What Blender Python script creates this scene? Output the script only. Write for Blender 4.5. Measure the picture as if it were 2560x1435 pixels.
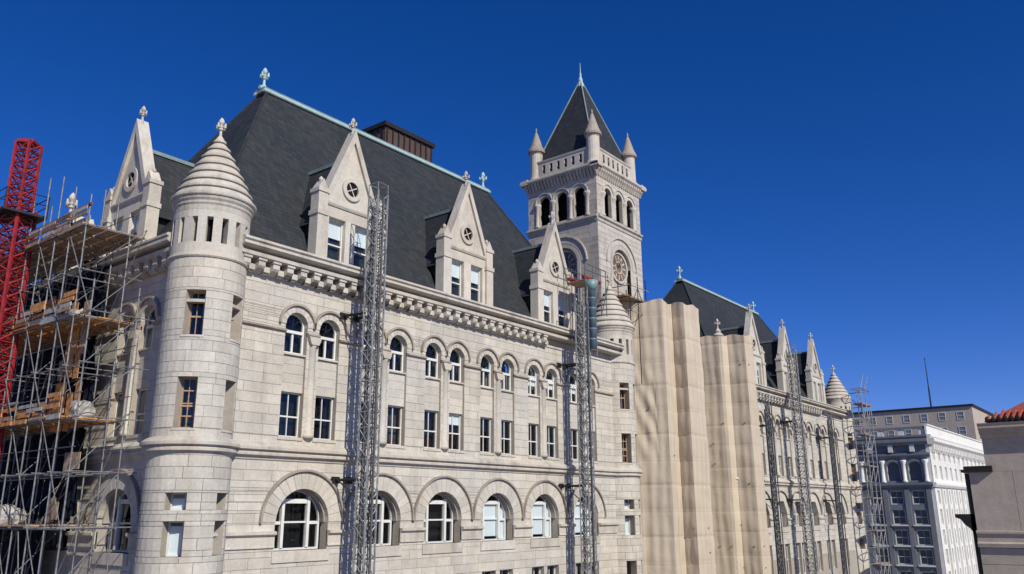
import bpy, math, random
from math import sin, cos, pi, sqrt, radians, atan2
from mathutils import Vector, Matrix
from mathutils.noise import noise as mnoise
random.seed(11)
scene = bpy.context.scene
for o in list(bpy.data.objects): bpy.data.objects.remove(o)
C = scene.collection

# ------------------------------------------------------------------ camera, sky, sun, exposure
GROUND = -14.0                      # camera stands at the origin, fourteen metres above the street
cam = bpy.data.cameras.new('camera'); co = bpy.data.objects.new('camera', cam); C.objects.link(co)
R = Matrix(((0.61844619, -0.20338781, -0.75905053), (-0.78581096, -0.16626258, -0.59569949), (-0.00504368, 0.96487831, -0.26264883)))
co.matrix_world = R.to_4x4()
cam.sensor_width = 36; cam.sensor_fit = 'HORIZONTAL'; cam.lens = 28.996; cam.clip_start = .1; cam.clip_end = 6000
scene.camera = co
SUN_AZ, SUN_EL = radians(17), radians(36)          # azimuth west of the south wall's normal
to_sun = Vector((-sin(SUN_AZ) * cos(SUN_EL), -cos(SUN_AZ) * cos(SUN_EL), sin(SUN_EL)))
wd = bpy.data.worlds.new('World'); scene.world = wd; wd.use_nodes = True
nt = wd.node_tree; bg = nt.nodes['Background']
sky = nt.nodes.new('ShaderNodeTexSky'); sky.sky_type = 'NISHITA'; sky.sun_disc = False
sky.sun_elevation = SUN_EL; sky.sun_rotation = pi + SUN_AZ
sky.altitude = 2500; sky.air_density = 1.0; sky.dust_density = 0.1; sky.ozone_density = 4.0
st_ = nt.nodes.new('ShaderNodeHueSaturation'); st_.inputs['Saturation'].default_value = 1.305; nt.links.new(sky.outputs[0], st_.inputs['Color'])
hs = nt.nodes.new('ShaderNodeMix'); hs.data_type = 'RGBA'; hs.blend_type = 'MULTIPLY'; hs.inputs[0].default_value = 1; hs.inputs[7].default_value = (1.0, .84, 1.27, 1)
nt.links.new(st_.outputs[0], hs.inputs[6]); nt.links.new(hs.outputs[2], bg.inputs[0]); bg.inputs[1].default_value = 0.085
sl = bpy.data.lights.new('sun', 'SUN'); sl.energy = 4.8; sl.angle = radians(.5); sl.color = (1, .95, .83)
so = bpy.data.objects.new('sun', sl); C.objects.link(so)
so.rotation_euler = to_sun.to_track_quat('Z', 'Y').to_euler(); so.location = (0, 0, 60)
vs_ = scene.view_settings; vs_.view_transform = 'Standard'; vs_.look = 'None'; vs_.exposure = 0; vs_.gamma = 1; vs_.use_curve_mapping = False

# ------------------------------------------------------------------ materials
def newmat(name):
    m = bpy.data.materials.new(name); m.use_nodes = True
    return m, m.node_tree, m.node_tree.nodes['Principled BSDF']
def N(t, ty, **kw):
    n = t.nodes.new(ty)
    for k, v in kw.items(): setattr(n, k, v)
    return n
def mixc(t, fac, a, b, mode='MIX'):
    n = N(t, 'ShaderNodeMix', data_type='RGBA', blend_type=mode)
    for s, v in ((n.inputs[0], fac), (n.inputs[6], a), (n.inputs[7], b)):
        if hasattr(v, 'is_linked'): t.links.new(v, s)
        elif isinstance(v, (tuple, list)): s.default_value = (*v, 1)
        else: s.default_value = v
    return n.outputs[2]
def noise(t, vec, scale, detail=4, rough=.55):
    n = N(t, 'ShaderNodeTexNoise'); n.inputs['Scale'].default_value = scale; n.inputs['Detail'].default_value = detail; n.inputs['Roughness'].default_value = rough
    t.links.new(vec, n.inputs['Vector']); return n.outputs[0]
def ramp(t, fac, p0, p1, c0=(0, 0, 0), c1=(1, 1, 1)):
    n = N(t, 'ShaderNodeValToRGB'); t.links.new(fac, n.inputs[0])
    n.color_ramp.elements[0].position = p0; n.color_ramp.elements[1].position = p1
    n.color_ramp.elements[0].color = (*c0, 1); n.color_ramp.elements[1].color = (*c1, 1); return n.outputs[0]
def scaled(t, vec, s):
    n = N(t, 'ShaderNodeVectorMath', operation='MULTIPLY'); t.links.new(vec, n.inputs[0]); n.inputs[1].default_value = s; return n.outputs[0]
def stone(name, base, stain, warm, rough=.88, piece=.115, stainamt=.6, bump=.4):
    m, t, p = newmat(name)
    g = N(t, 'ShaderNodeNewGeometry'); oi = N(t, 'ShaderNodeObjectInfo'); pos = g.outputs['Position']
    big = noise(t, pos, .22, 3); st = noise(t, scaled(t, pos, (1.3, 1.3, .16)), 1.0, 5, .6); grain = noise(t, pos, 9, 6, .7); mid = noise(t, pos, 1.7, 4, .6)
    c = mixc(t, ramp(t, big, .35, .68), base, warm)
    s = N(t, 'ShaderNodeMath', operation='MULTIPLY'); t.links.new(ramp(t, st, .50, .78), s.inputs[0]); s.inputs[1].default_value = stainamt
    c = mixc(t, s.outputs[0], c, stain)
    ad = N(t, 'ShaderNodeMath', operation='ADD'); t.links.new(g.outputs['Random Per Island'], ad.inputs[0]); t.links.new(oi.outputs['Random'], ad.inputs[1])
    fr = N(t, 'ShaderNodeMath', operation='FRACT'); t.links.new(ad.outputs[0], fr.inputs[0])
    mr = N(t, 'ShaderNodeMapRange'); t.links.new(fr.outputs[0], mr.inputs[0]); mr.inputs[3].default_value = 1 - piece; mr.inputs[4].default_value = 1 + piece * .5
    c = mixc(t, 1.0, c, mr.outputs[0], 'MULTIPLY')
    gr = N(t, 'ShaderNodeMapRange'); t.links.new(grain, gr.inputs[0]); gr.inputs[1].default_value = .3; gr.inputs[2].default_value = .7; gr.inputs[3].default_value = .86; gr.inputs[4].default_value = 1.09
    c = mixc(t, 1.0, c, gr.outputs[0], 'MULTIPLY')
    gm = N(t, 'ShaderNodeMapRange'); t.links.new(mid, gm.inputs[0]); gm.inputs[1].default_value = .3; gm.inputs[2].default_value = .7; gm.inputs[3].default_value = .87; gm.inputs[4].default_value = 1.06
    c = mixc(t, 1.0, c, gm.outputs[0], 'MULTIPLY')
    t.links.new(c, p.inputs['Base Color']); p.inputs['Roughness'].default_value = rough
    b = N(t, 'ShaderNodeBump'); b.inputs['Strength'].default_value = bump; b.inputs['Distance'].default_value = .03; t.links.new(grain, b.inputs['Height']); t.links.new(b.outputs[0], p.inputs['Normal'])
    return m
def plain(name, col, rough=.6, metal=0, var=.15, scale=3.0, spec=None):
    m, t, p = newmat(name); g = N(t, 'ShaderNodeNewGeometry')
    n = noise(t, g.outputs['Position'], scale, 5, .6)
    c = mixc(t, ramp(t, n, .3, .72), tuple(x * (1 - var) for x in col), tuple(min(1, x * (1 + var)) for x in col))
    t.links.new(c, p.inputs['Base Color']); p.inputs['Roughness'].default_value = rough; p.inputs['Metallic'].default_value = metal
    if spec is not None: p.inputs['Specular IOR Level'].default_value = spec
    return m
M = {}
M['granite'] = stone('granite', (.52, .493, .445), (.38, .33, .27), (.56, .505, .42))
M['granite_trim'] = stone('granite_trim', (.53, .50, .455), (.27, .22, .175), (.54, .475, .395), stainamt=.8)
M['weathered'] = stone('weathered_moulding', (.36, .315, .27), (.16, .13, .11), (.31, .26, .215), stainamt=.9)
M['weathered_shaded'] = stone('stained_shaded_joint', (.13, .115, .10), (.06, .05, .045), (.10, .085, .07))  # joint staining and the shade under the cone lips, both in the colour
M['joint'] = stone('mortar_joint', (.37, .335, .29), (.26, .215, .17), (.37, .31, .245), piece=.02)
M['tower_stone'] = stone('tower_stone', (.50, .465, .42), (.25, .215, .18), (.49, .435, .37), stainamt=.7)
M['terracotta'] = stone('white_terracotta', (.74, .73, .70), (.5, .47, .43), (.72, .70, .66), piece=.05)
M['shade_terracotta'] = stone('shaded_white_terracotta', (.19, .205, .235), (.11, .12, .14), (.16, .175, .20), piece=.08)  # the white block's west side, with its shade put into the colour
M['tan'] = stone('tan_limestone', (.45, .385, .33), (.33, .27, .225), (.43, .36, .30), piece=.04, stainamt=.35)
M['cone'] = stone('cone_stone', (.52, .485, .43), (.25, .215, .18), (.52, .455, .38), piece=.03, stainamt=.7)
M['copper'] = plain('verdigris_copper', (.17, .23, .235), .7, 0, .22, 2.0)
M['copper_light'] = plain('pale_verdigris', (.36, .50, .50), .65, 0, .15, 3.0)
M['white'] = plain('white_paint', (.66, .65, .62), .5, 0, .08, 2)
M['wood'] = plain('brown_window_wood', (.40, .26, .15), .6, 0, .25, 5)
M['blind'] = plain('white_blind', (.86, .86, .86), .8, 0, .02)
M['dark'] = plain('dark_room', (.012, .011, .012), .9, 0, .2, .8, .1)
M['curtain'] = plain('dark_curtain', (.075, .055, .045), .9, 0, .5, 5, .1)
M['iron'] = plain('dark_iron', (.018, .017, .017), .6, .3, .3)
M['galv'] = plain('galvanised_steel', (.27, .275, .28), .55, .3, .5, 4)
M['tube'] = plain('scaffold_tube', (.20, .20, .205), .5, .3, .45, 5)
M['galv_dark'] = plain('weathered_steel', (.115, .12, .13), .6, .3, .3, 6)
M['red'] = plain('red_paint', (.25, .013, .018), .55, 0, .55, 2.5)
M['ply'] = plain('plywood', (.48, .225, .075), .8, 0, .5, 4)
M['rust'] = plain('rust_brown_board', (.20, .085, .04), .85, 0, .5, 4)
M['board'] = plain('weathered_board', (.33, .235, .16), .85, 0, .5, 4)
M['canvas'] = plain('grey_canvas', (.36, .345, .315), .9, 0, .45, 3)
M['void_shade'] = plain('navy_void_shade', (.010, .013, .024), .85, 0, .5, 1.6, .1)  # near-black stand-in for the shade behind the scaffold
M['penthouse'] = plain('rust_brown_panel', (.075, .042, .036), .75, 0, .3, 1.2)
M['chute'] = plain('blue_grey_plastic', (.12, .17, .22), .35, 0, .2, 3)
M['teal'] = plain('teal_plastic', (.15, .27, .26), .5, 0, .25, 3)
M['tile'] = plain('red_clay_tile', (.30, .062, .035), .8, 0, .35, 6)
M['asphalt'] = plain('asphalt', (.05, .05, .052), .9, 0, .2, 8)
M['concrete'] = plain('pavement_concrete', (.30, .285, .265), .9, 0, .15, 2)
M['paint'] = plain('road_paint', (.75, .74, .70), .7, 0, .1, 5)
M['dial'] = plain('bronze_dial', (.16, .11, .075), .6, 0, .4, 3)
def slate_mat():
    m, t, p = newmat('slate'); g = N(t, 'ShaderNodeNewGeometry'); pos = g.outputs['Position']
    a = noise(t, pos, .30, 5, .6)
    sx = N(t, 'ShaderNodeSeparateXYZ'); t.links.new(pos, sx.inputs[0]); ad = N(t, 'ShaderNodeMath', operation='ADD'); t.links.new(sx.outputs[0], ad.inputs[0]); t.links.new(sx.outputs[1], ad.inputs[1])
    cb = N(t, 'ShaderNodeCombineXYZ'); t.links.new(ad.outputs[0], cb.inputs[0]); t.links.new(sx.outputs[2], cb.inputs[1])
    br = N(t, 'ShaderNodeTexBrick'); t.links.new(cb.outputs[0], br.inputs['Vector']); br.inputs['Scale'].default_value = 1.0; br.inputs['Brick Width'].default_value = .36; br.inputs['Row Height'].default_value = .24; br.inputs['Mortar Size'].default_value = .012
    br.inputs['Color1'].default_value = (.75, .75, .75, 1); br.inputs['Color2'].default_value = (1.2, 1.2, 1.2, 1); br.inputs['Mortar'].default_value = (.45, .45, .45, 1)
    c = mixc(t, ramp(t, a, .3, .7), (.022, .027, .033), (.033, .0355, .039))
    st = noise(t, scaled(t, pos, (1.5, 1.5, .2)), 1.0, 4); c = mixc(t, ramp(t, st, .58, .85), c, (.052, .053, .050))
    c = mixc(t, 1.0, c, br.outputs[0], 'MULTIPLY'); t.links.new(c, p.inputs['Base Color']); p.inputs['Roughness'].default_value = .7; p.inputs['Specular IOR Level'].default_value = .3
    bp = N(t, 'ShaderNodeBump'); bp.inputs['Strength'].default_value = .4; bp.inputs['Distance'].default_value = .02; t.links.new(br.outputs[0], bp.inputs['Height']); t.links.new(bp.outputs[0], p.inputs['Normal'])
    return m
M['slate'] = slate_mat()
def glass_mat():
    m, t, p = newmat('window_glass'); t.nodes.remove(p)
    out = t.nodes['Material Output']; tr = N(t, 'ShaderNodeBsdfTransparent'); tr.inputs[0].default_value = (.90, .93, .94, 1)
    gl = N(t, 'ShaderNodeBsdfGlossy'); gl.inputs['Roughness'].default_value = .03
    g = N(t, 'ShaderNodeNewGeometry'); n = noise(t, g.outputs['Position'], .7, 2); bp = N(t, 'ShaderNodeBump'); bp.inputs['Strength'].default_value = .05; bp.inputs['Distance'].default_value = .05
    t.links.new(n, bp.inputs['Height']); t.links.new(bp.outputs[0], gl.inputs['Normal'])
    dt = N(t, 'ShaderNodeVectorMath', operation='DOT_PRODUCT'); t.links.new(g.outputs['Incoming'], dt.inputs[0]); t.links.new(g.outputs['Normal'], dt.inputs[1])
    ab = N(t, 'ShaderNodeMath', operation='ABSOLUTE'); t.links.new(dt.outputs['Value'], ab.inputs[0])
    om = N(t, 'ShaderNodeMath', operation='SUBTRACT'); om.inputs[0].default_value = 1; t.links.new(ab.outputs[0], om.inputs[1])
    pw = N(t, 'ShaderNodeMath', operation='POWER'); t.links.new(om.outputs[0], pw.inputs[0]); pw.inputs[1].default_value = 5
    ad = N(t, 'ShaderNodeMath', operation='MULTIPLY_ADD'); t.links.new(pw.outputs[0], ad.inputs[0]); ad.inputs[1].default_value = .9; ad.inputs[2].default_value = .035; ad.use_clamp = True
    mx = N(t, 'ShaderNodeMixShader'); t.links.new(ad.outputs[0], mx.inputs[0]); t.links.new(tr.outputs[0], mx.inputs[1]); t.links.new(gl.outputs[0], mx.inputs[2]); t.links.new(mx.outputs[0], out.inputs[0])
    return m
M['glass'] = glass_mat()
def tarp_mat():
    m, t, p = newmat('tan_tarp'); g = N(t, 'ShaderNodeNewGeometry'); pos = g.outputs['Position']
    a = noise(t, pos, .5, 5, .6); st = noise(t, scaled(t, pos, (1.2, 1.2, .12)), 1.2, 4)
    sx = N(t, 'ShaderNodeSeparateXYZ'); t.links.new(pos, sx.inputs[0])
    md = N(t, 'ShaderNodeMath', operation='MODULO'); ad = N(t, 'ShaderNodeMath', operation='ADD'); t.links.new(sx.outputs[2], ad.inputs[0]); ad.inputs[1].default_value = 40
    t.links.new(ad.outputs[0], md.inputs[0]); md.inputs[1].default_value = 1.9
    seam = ramp(t, md.outputs[0], .02, .05)
    c = mixc(t, ramp(t, a, .3, .7), (.535, .455, .355), (.49, .41, .315)); c = mixc(t, ramp(t, st, .52, .9), c, (.41, .34, .26))
    c = mixc(t, .18, c, mixc(t, 1.0, c, seam, 'MULTIPLY'))
    t.links.new(c, p.inputs['Base Color']); p.inputs['Roughness'].default_value = .8
    fine = noise(t, scaled(t, pos, (1, 1, 1.6)), 2.6, 5, .65); bp = N(t, 'ShaderNodeBump'); bp.inputs['Strength'].default_value = .3; bp.inputs['Distance'].default_value = .06; t.links.new(fine, bp.inputs['Height']); t.links.new(bp.outputs[0], p.inputs['Normal'])
    return m
M['tarp'] = tarp_mat(); M['tarp_tie'] = plain('tarp_tie', (.24, .19, .14), .8)

# ------------------------------------------------------------------ mesh helpers
WM = {}
def shallow(parent):                      # thing > part > sub-part, no further
    d = 0; p = parent
    while p is not None and p.parent is not None: d += 1; p = p.parent
    return parent.parent if d >= 2 else parent
def place(o, parent):
    parent = shallow(parent) if parent is not None else None
    if parent is not None:
        o.parent = parent; o.matrix_parent_inverse = WM.get(parent.name, Matrix.Identity(4)).inverted()
    WM[o.name] = o.matrix_basis.copy()
def thing(name, loc, label, cat, group=None, kind=None):
    o = bpy.data.objects.new(name, None); C.objects.link(o); o.location = loc; o.empty_display_size = .5
    WM[o.name] = Matrix.Translation(loc); tag(o, label, cat, group, kind); return o
def tag(o, label=None, cat=None, group=None, kind=None):
    if label: o['label'] = label
    if cat: o['category'] = cat
    if group: o['group'] = group
    if kind: o['kind'] = kind
    return o
class MB:
    def __init__(s): s.v = []; s.f = []
    def add(s, v, f):
        n = len(s.v); s.v += [tuple(x) for x in v]; s.f += [tuple(i + n for i in q) for q in f]; return s
    def box(s, F, u0, u1, v0, v1, w0, w1, nu=1):
        us = [u0 + (u1 - u0) * i / nu for i in range(nu + 1)]; vv = []
        for u in us: vv += [F(u, v0, w0), F(u, v0, w1), F(u, v1, w1), F(u, v1, w0)]
        ff = [(0, 3, 2, 1), (4 * nu, 4 * nu + 1, 4 * nu + 2, 4 * nu + 3)]
        for i in range(nu):
            a = 4 * i
            for k in range(4): ff.append((a + k, a + (k + 1) % 4, a + 4 + (k + 1) % 4, a + 4 + k))
        return s.add(vv, ff)
    def ring(s, F, uc, vc, r0, r1, w0, w1, a0=0, a1=pi, n=16):
        vv = []
        for i in range(n + 1):
            a = a0 + (a1 - a0) * i / n; c, d = cos(a), sin(a)
            vv += [F(uc + r0 * c, vc + r0 * d, w0), F(uc + r1 * c, vc + r1 * d, w0), F(uc + r1 * c, vc + r1 * d, w1), F(uc + r0 * c, vc + r0 * d, w1)]
        ff = [(0, 1, 2, 3), (4 * n + 3, 4 * n + 2, 4 * n + 1, 4 * n)]
        for i in range(n):
            a = 4 * i
            for k in range(4): ff.append((a + k, a + 4 + k, a + 4 + (k + 1) % 4, a + (k + 1) % 4))
        return s.add(vv, ff)
    def extr(s, F, poly, w0, w1):
        n = len(poly); vv = [F(u, v, w0) for u, v in poly] + [F(u, v, w1) for u, v in poly]
        return s.add(vv, [tuple(range(n))[::-1], tuple(range(n, 2 * n))] + [(i, (i + 1) % n, n + (i + 1) % n, n + i) for i in range(n)])
    def prof(s, F, poly, u0, u1, nu=1):
        n = len(poly); vv = []
        for i in range(nu + 1):
            u = u0 + (u1 - u0) * i / nu; vv += [F(u, v, w) for w, v in poly]
        ff = [tuple(range(n)), tuple(range(nu * n, nu * n + n))[::-1]]
        for j in range(nu):
            for i in range(n): ff.append((j * n + i, j * n + (i + 1) % n, (j + 1) * n + (i + 1) % n, (j + 1) * n + i))
        return s.add(vv, ff)
    def tube(s, p, q, r, n=6, r2=None):
        p = Vector(p); q = Vector(q); d = (q - p).normalized(); r2 = r if r2 is None else r2
        a = d.cross(Vector((0, 0, 1)) if abs(d.z) < .95 else Vector((1, 0, 0))).normalized(); b = d.cross(a); vv = []
        for c, rr in ((p, r), (q, r2)):
            for i in range(n): t = 2 * pi * i / n; vv.append(c + a * (rr * cos(t)) + b * (rr * sin(t)))
        return s.add(vv, [tuple(range(n))[::-1], tuple(range(n, 2 * n))] + [(i, (i + 1) % n, n + (i + 1) % n, n + i) for i in range(n)])
    def lathe(s, cx, cy, pr, n=32):
        vv = []; ff = []; m = len(pr)
        for i in range(n):
            t = 2 * pi * i / n
            for r, z in pr: vv.append((cx + r * sin(t), cy - r * cos(t), z))
        for i in range(n):
            for k in range(m - 1): ff.append((i * m + k, ((i + 1) % n) * m + k, ((i + 1) % n) * m + k + 1, i * m + k + 1))
        if pr[0][0] > .001: ff.append(tuple(i * m for i in range(n))[::-1])
        if pr[-1][0] > .001: ff.append(tuple(i * m + m - 1 for i in range(n)))
        return s.add(vv, ff)
    def mesh(s, name, mat, smooth=False):
        me = bpy.data.meshes.new(name); me.from_pydata(s.v, [], s.f); me.materials.append(M[mat] if isinstance(mat, str) else mat)
        if smooth: me.shade_smooth() if hasattr(me, 'shade_smooth') else None
        me.update(); return me
    def build(s, name, mat, parent=None, smooth=False, kind=None, label=None):
        o = bpy.data.objects.new(name, s.mesh(name, mat, smooth)); C.objects.link(o); place(o, parent)
        if kind: o['kind'] = kind
        if label: o['label'] = label
        return o
def inst(name, me, loc, parent, rz=0, scale=None):
    parent = shallow(parent)
    o = bpy.data.objects.new(name, me); C.objects.link(o); o.location = loc; o.rotation_euler[2] = rz
    if scale: o.scale = scale
    b = Matrix.Translation(loc) @ Matrix.Rotation(rz, 4, 'Z')
    o.parent = parent; o.matrix_parent_inverse = WM.get(parent.name, Matrix.Identity(4)).inverted(); WM[o.name] = b
    return o
W0 = lambda u, v, w: (u, -w, v)                                   # plain frame: x, z, -y
def south(y): return lambda u, v, w: (u, y - w, v)
def west(x): return lambda u, v, w: (x - w, -u, v)                # u = -y
def east(x): return lambda u, v, w: (x + w, u, v)
def north(y): return lambda u, v, w: (-u, y + w, v)
def round_frame(cx, cy, r): return lambda u, v, w: (cx + (r + w) * sin(u / r), cy - (r + w) * cos(u / r), v)
def arch_poly(uc, r, vb, vs, n=16): return [(uc - r, vb)] + [(uc + r, vb)] + [(uc + r * cos(pi * i / n), vs + r * sin(pi * i / n)) for i in range(n + 1)]

def rows(u0, u1, vs, ops):
    """(course, ua, ub, va, vb) strips of wall left around the openings; op = (ua, ub, vb, vt) or (uc, r, vb, spring, 'arch')"""
    for k in range(len(vs) - 1):
        br = {vs[k], vs[k + 1]}
        for o in ops:
            e = [o[2], o[3]] + ([] if len(o) == 4 else [o[3] + o[1] * t for t in (.35, .6, .8, .92, 1)])
            for x in e:
                if vs[k] + .005 < x < vs[k + 1] - .005: br.add(x)
        br = sorted(br)
        for a, b in zip(br, br[1:]):
            iv = [(u0, u1)]
            for o in ops:
                if len(o) == 4:
                    if not (a < o[3] - .004 and b > o[2] + .004): continue
                    lo, hi = o[0], o[1]
                else:
                    if not (a < o[3] + o[1] - .004 and b > o[2] + .004): continue
                    h = o[1] if a <= o[3] else sqrt(max(0, o[1] ** 2 - (a - o[3]) ** 2)); lo, hi = o[0] - h, o[0] + h
                nx = []
                for p, q in iv:
                    if hi <= p or lo >= q: nx.append((p, q)); continue
                    if lo > p + .01: nx.append((p, lo))
                    if hi < q - .01: nx.append((hi, q))
                iv = nx
            for p, q in iv: yield k, p, q, a, b
def ashlar(F, u0, u1, vs, ops, rng, curved=0, lmin=.95, lmax=1.7):
    """stone blocks as (ua, ub, va, vb)"""
    js = []
    for k in range(len(vs) - 1):
        u = u0 - rng.uniform(0, lmax); j = []
        while u < u1: j.append(u); u += rng.uniform(lmin, lmax)
        js.append(j)
    out = []
    for k, p, q, a, b in rows(u0, u1, vs, ops):
        e = [p] + [x for x in js[k] if p + .25 < x < q - .25] + [q]
        out += [(x, y, a, b) for x, y in zip(e, e[1:])]
    return out
def block(mb, F, b, g=.011, t=.07, rise=0, curved=0):
    nu = max(1, int((b[1] - b[0]) / curved + .5)) if curved else 1
    return mb.box(F, b[0] + g, b[1] - g, b[2] + g, b[3] - g, -t, rise, nu)
def core(F, u0, u1, vs, ops, parent, name='wall', mat='joint', thick=.55, curved=0):
    mb = MB()
    for k, p, q, a, b in rows(u0, u1, vs, ops): mb.box(F, p, q, a, b, -thick, -.018, max(1, int((q - p) / curved + .5)) if curved else 1)
    return mb.build(name, mat, parent)
def courses(a, b, h): n = max(1, round((b - a) / h)); return [a + (b - a) * i / n for i in range(n + 1)]

# ------------------------------------------------------------------ ground, street
def sheet(name, x0, x1, y0, y1, z0, z1, mat):
    o = MB().box(W0, x0, x1, z0, z1, -y1, -y0).build(name, mat); o['kind'] = 'structure'; return o
sheet('ground', -1500, 1500, -1500, 1500, GROUND - 1, GROUND - .25, 'concrete')
sheet('road', -200, 400, 6.5, 24.5, GROUND - .246, GROUND - .12, 'asphalt')
sheet('road', -2, 10, 24.6, 300, GROUND - .246, GROUND - .12, 'asphalt')
sheet('pavement', 12, 124, 24.9, 120, GROUND - .246, GROUND, 'concrete')
sheet('pavement', 20, 140, -40, 6.2, GROUND - .246, GROUND + .01, 'concrete')
for i in range(14):
    sheet('road_marking', 8 + i * 9, 11 + i * 9, 15.4, 15.55, GROUND - .121, GROUND - .115, 'paint')

# ------------------------------------------------------------------ the granite building
B = thing('granite_building', (64, 40, GROUND), 'pale granite building with slate roofs, round turrets, gabled dormers and a clock tower', 'building')
blocks = []                                   # (distance, frame, block, rise, curved) of every ashlar block
rng = random.Random(4)
BAYS = [25.05 + 4.75 * i for i in range(6)]
SILL, SPR_LO, R_LO, R_LO2 = -1.65, -.43, 1.5, 2.36
HW, SPR_UP = .64, 8.65

def pane_and_back(F, poly, w, parent, back='dark', depth=.35):
    MB().extr(F, poly, w - .012, w).build('pane', 'glass', parent)
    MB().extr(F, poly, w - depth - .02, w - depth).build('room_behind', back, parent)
def window_rect(F, u0, u1, v0, v1, w, parent, rail=.5, muntin=True, blind=0, back='dark', fw=.06, label=None, wbars=0, bl_from_top=True, mat='white'):
    f = MB(); d0, d1 = w - .05, w + .05
    f.box(F, u0, u0 + fw, v0, v1, d0, d1).box(F, u1 - fw, u1, v0, v1, d0, d1).box(F, u0 + fw, u1 - fw, v0, v0 + fw * 1.3, d0, d1).box(F, u0 + fw, u1 - fw, v1 - fw, v1, d0, d1)
    if rail: f.box(F, u0 + fw, u1 - fw, v0 + (v1 - v0) * rail - .035, v0 + (v1 - v0) * rail + .035, d0, d1 - .01)
    if muntin: f.box(F, (u0 + u1) / 2 - .02, (u0 + u1) / 2 + .02, v0 + fw, v1 - fw, d0 + .02, d1 - .02)
    for i in range(1, wbars + 1): y = v0 + (v1 - v0) * i / (wbars + 1); f.box(F, u0 + fw, u1 - fw, y - .025, y + .025, d0 + .02, d1 - .02)
    o = f.build('window', mat, parent, label=label)
    e = .02; pane_and_back(F, [(u0 + e, v0 + e), (u1 - e, v0 + e), (u1 - e, v1 - e), (u0 + e, v1 - e)], w, o, back)
    if blind:
        vb = v1 - (v1 - v0) * blind if bl_from_top else v0; vt = v1 if bl_from_top else v0 + (v1 - v0) * blind
        MB().box(F, u0 + .03, u1 - .03, vb, vt - .03, w - .07, w - .05).build('blind', 'blind', o)
    return o
def voussoirs(F, uc, vs, r0, r1, w0, w1, n, parent, mat='granite', gap=.012, name='voussoir'):
    for i in range(n):
        a0 = pi * i / n; a1 = pi * (i + 1) / n; g = gap / r1
        MB().ring(F, uc, vs, r0, r1, w0, w1 + rng.uniform(0, .012), a0 + g, a1 - g, 3).build(name, mat, parent)

BELT = [(0, 3.06), (.14, 3.0), (.34, 2.84), (.34, 2.72), (.18, 2.66), (.24, 2.58), (.24, 2.48), (.08, 2.42), (.06, 2.30), (0, 2.26), (-.1, 2.26), (-.1, 3.06)]
STRING = [(0, 8.40), (.13, 8.38), (.13, 8.29), (.05, 8.24), (-.08, 8.22), (-.08, 8.40)]
LOWSTR = [(0, -.78), (.20, -.82), (.20, -.93), (.05, -1.02), (.05, -1.42), (.075, -1.44), (.075, -1.50), (-.08, -1.52), (-.08, -.80)]
CORNICE_A = [(-.3, 11.30), (.58, 11.30), (.66, 11.35), (.66, 11.50), (.60, 11.54), (-.3, 11.56)]
CORNICE_B = [(-.3, 11.56), (.26, 11.57), (.28, 11.70), (.74, 11.72), (.84, 11.78), (.84, 11.90), (.78, 11.92), (.78, 11.98), (.88, 12.0), (.88, 12.10), (.80, 12.14), (-.9, 12.2), (-.9, 11.56)]
FRIEZE = [(-.1, 10.72), (.06, 10.70), (.08, 10.76), (.05, 10.84), (-.1, 10.84)]

def bracket_mesh():
    mb = MB(); F = W0
    mb.extr(lambda u, v, w: (w, -u, v), [(-.2, -.09), (.54, -.09), (.54, -.33), (.46, -.43), (.28, -.50), (.16, -.60), (-.2, -.60)], -.18, .18)
    mb.box(F, -.22, .22, -.09, 0, -.1, .60)
    return mb.mesh('bracket', 'granite_trim')
BR = bracket_mesh()
CB = MB().box(W0, -.16, .16, -.30, -.04, -.2, .36).box(W0, -.13, .13, -.38, -.30, -.2, .26).mesh('corbel', 'granite_trim')

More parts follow.
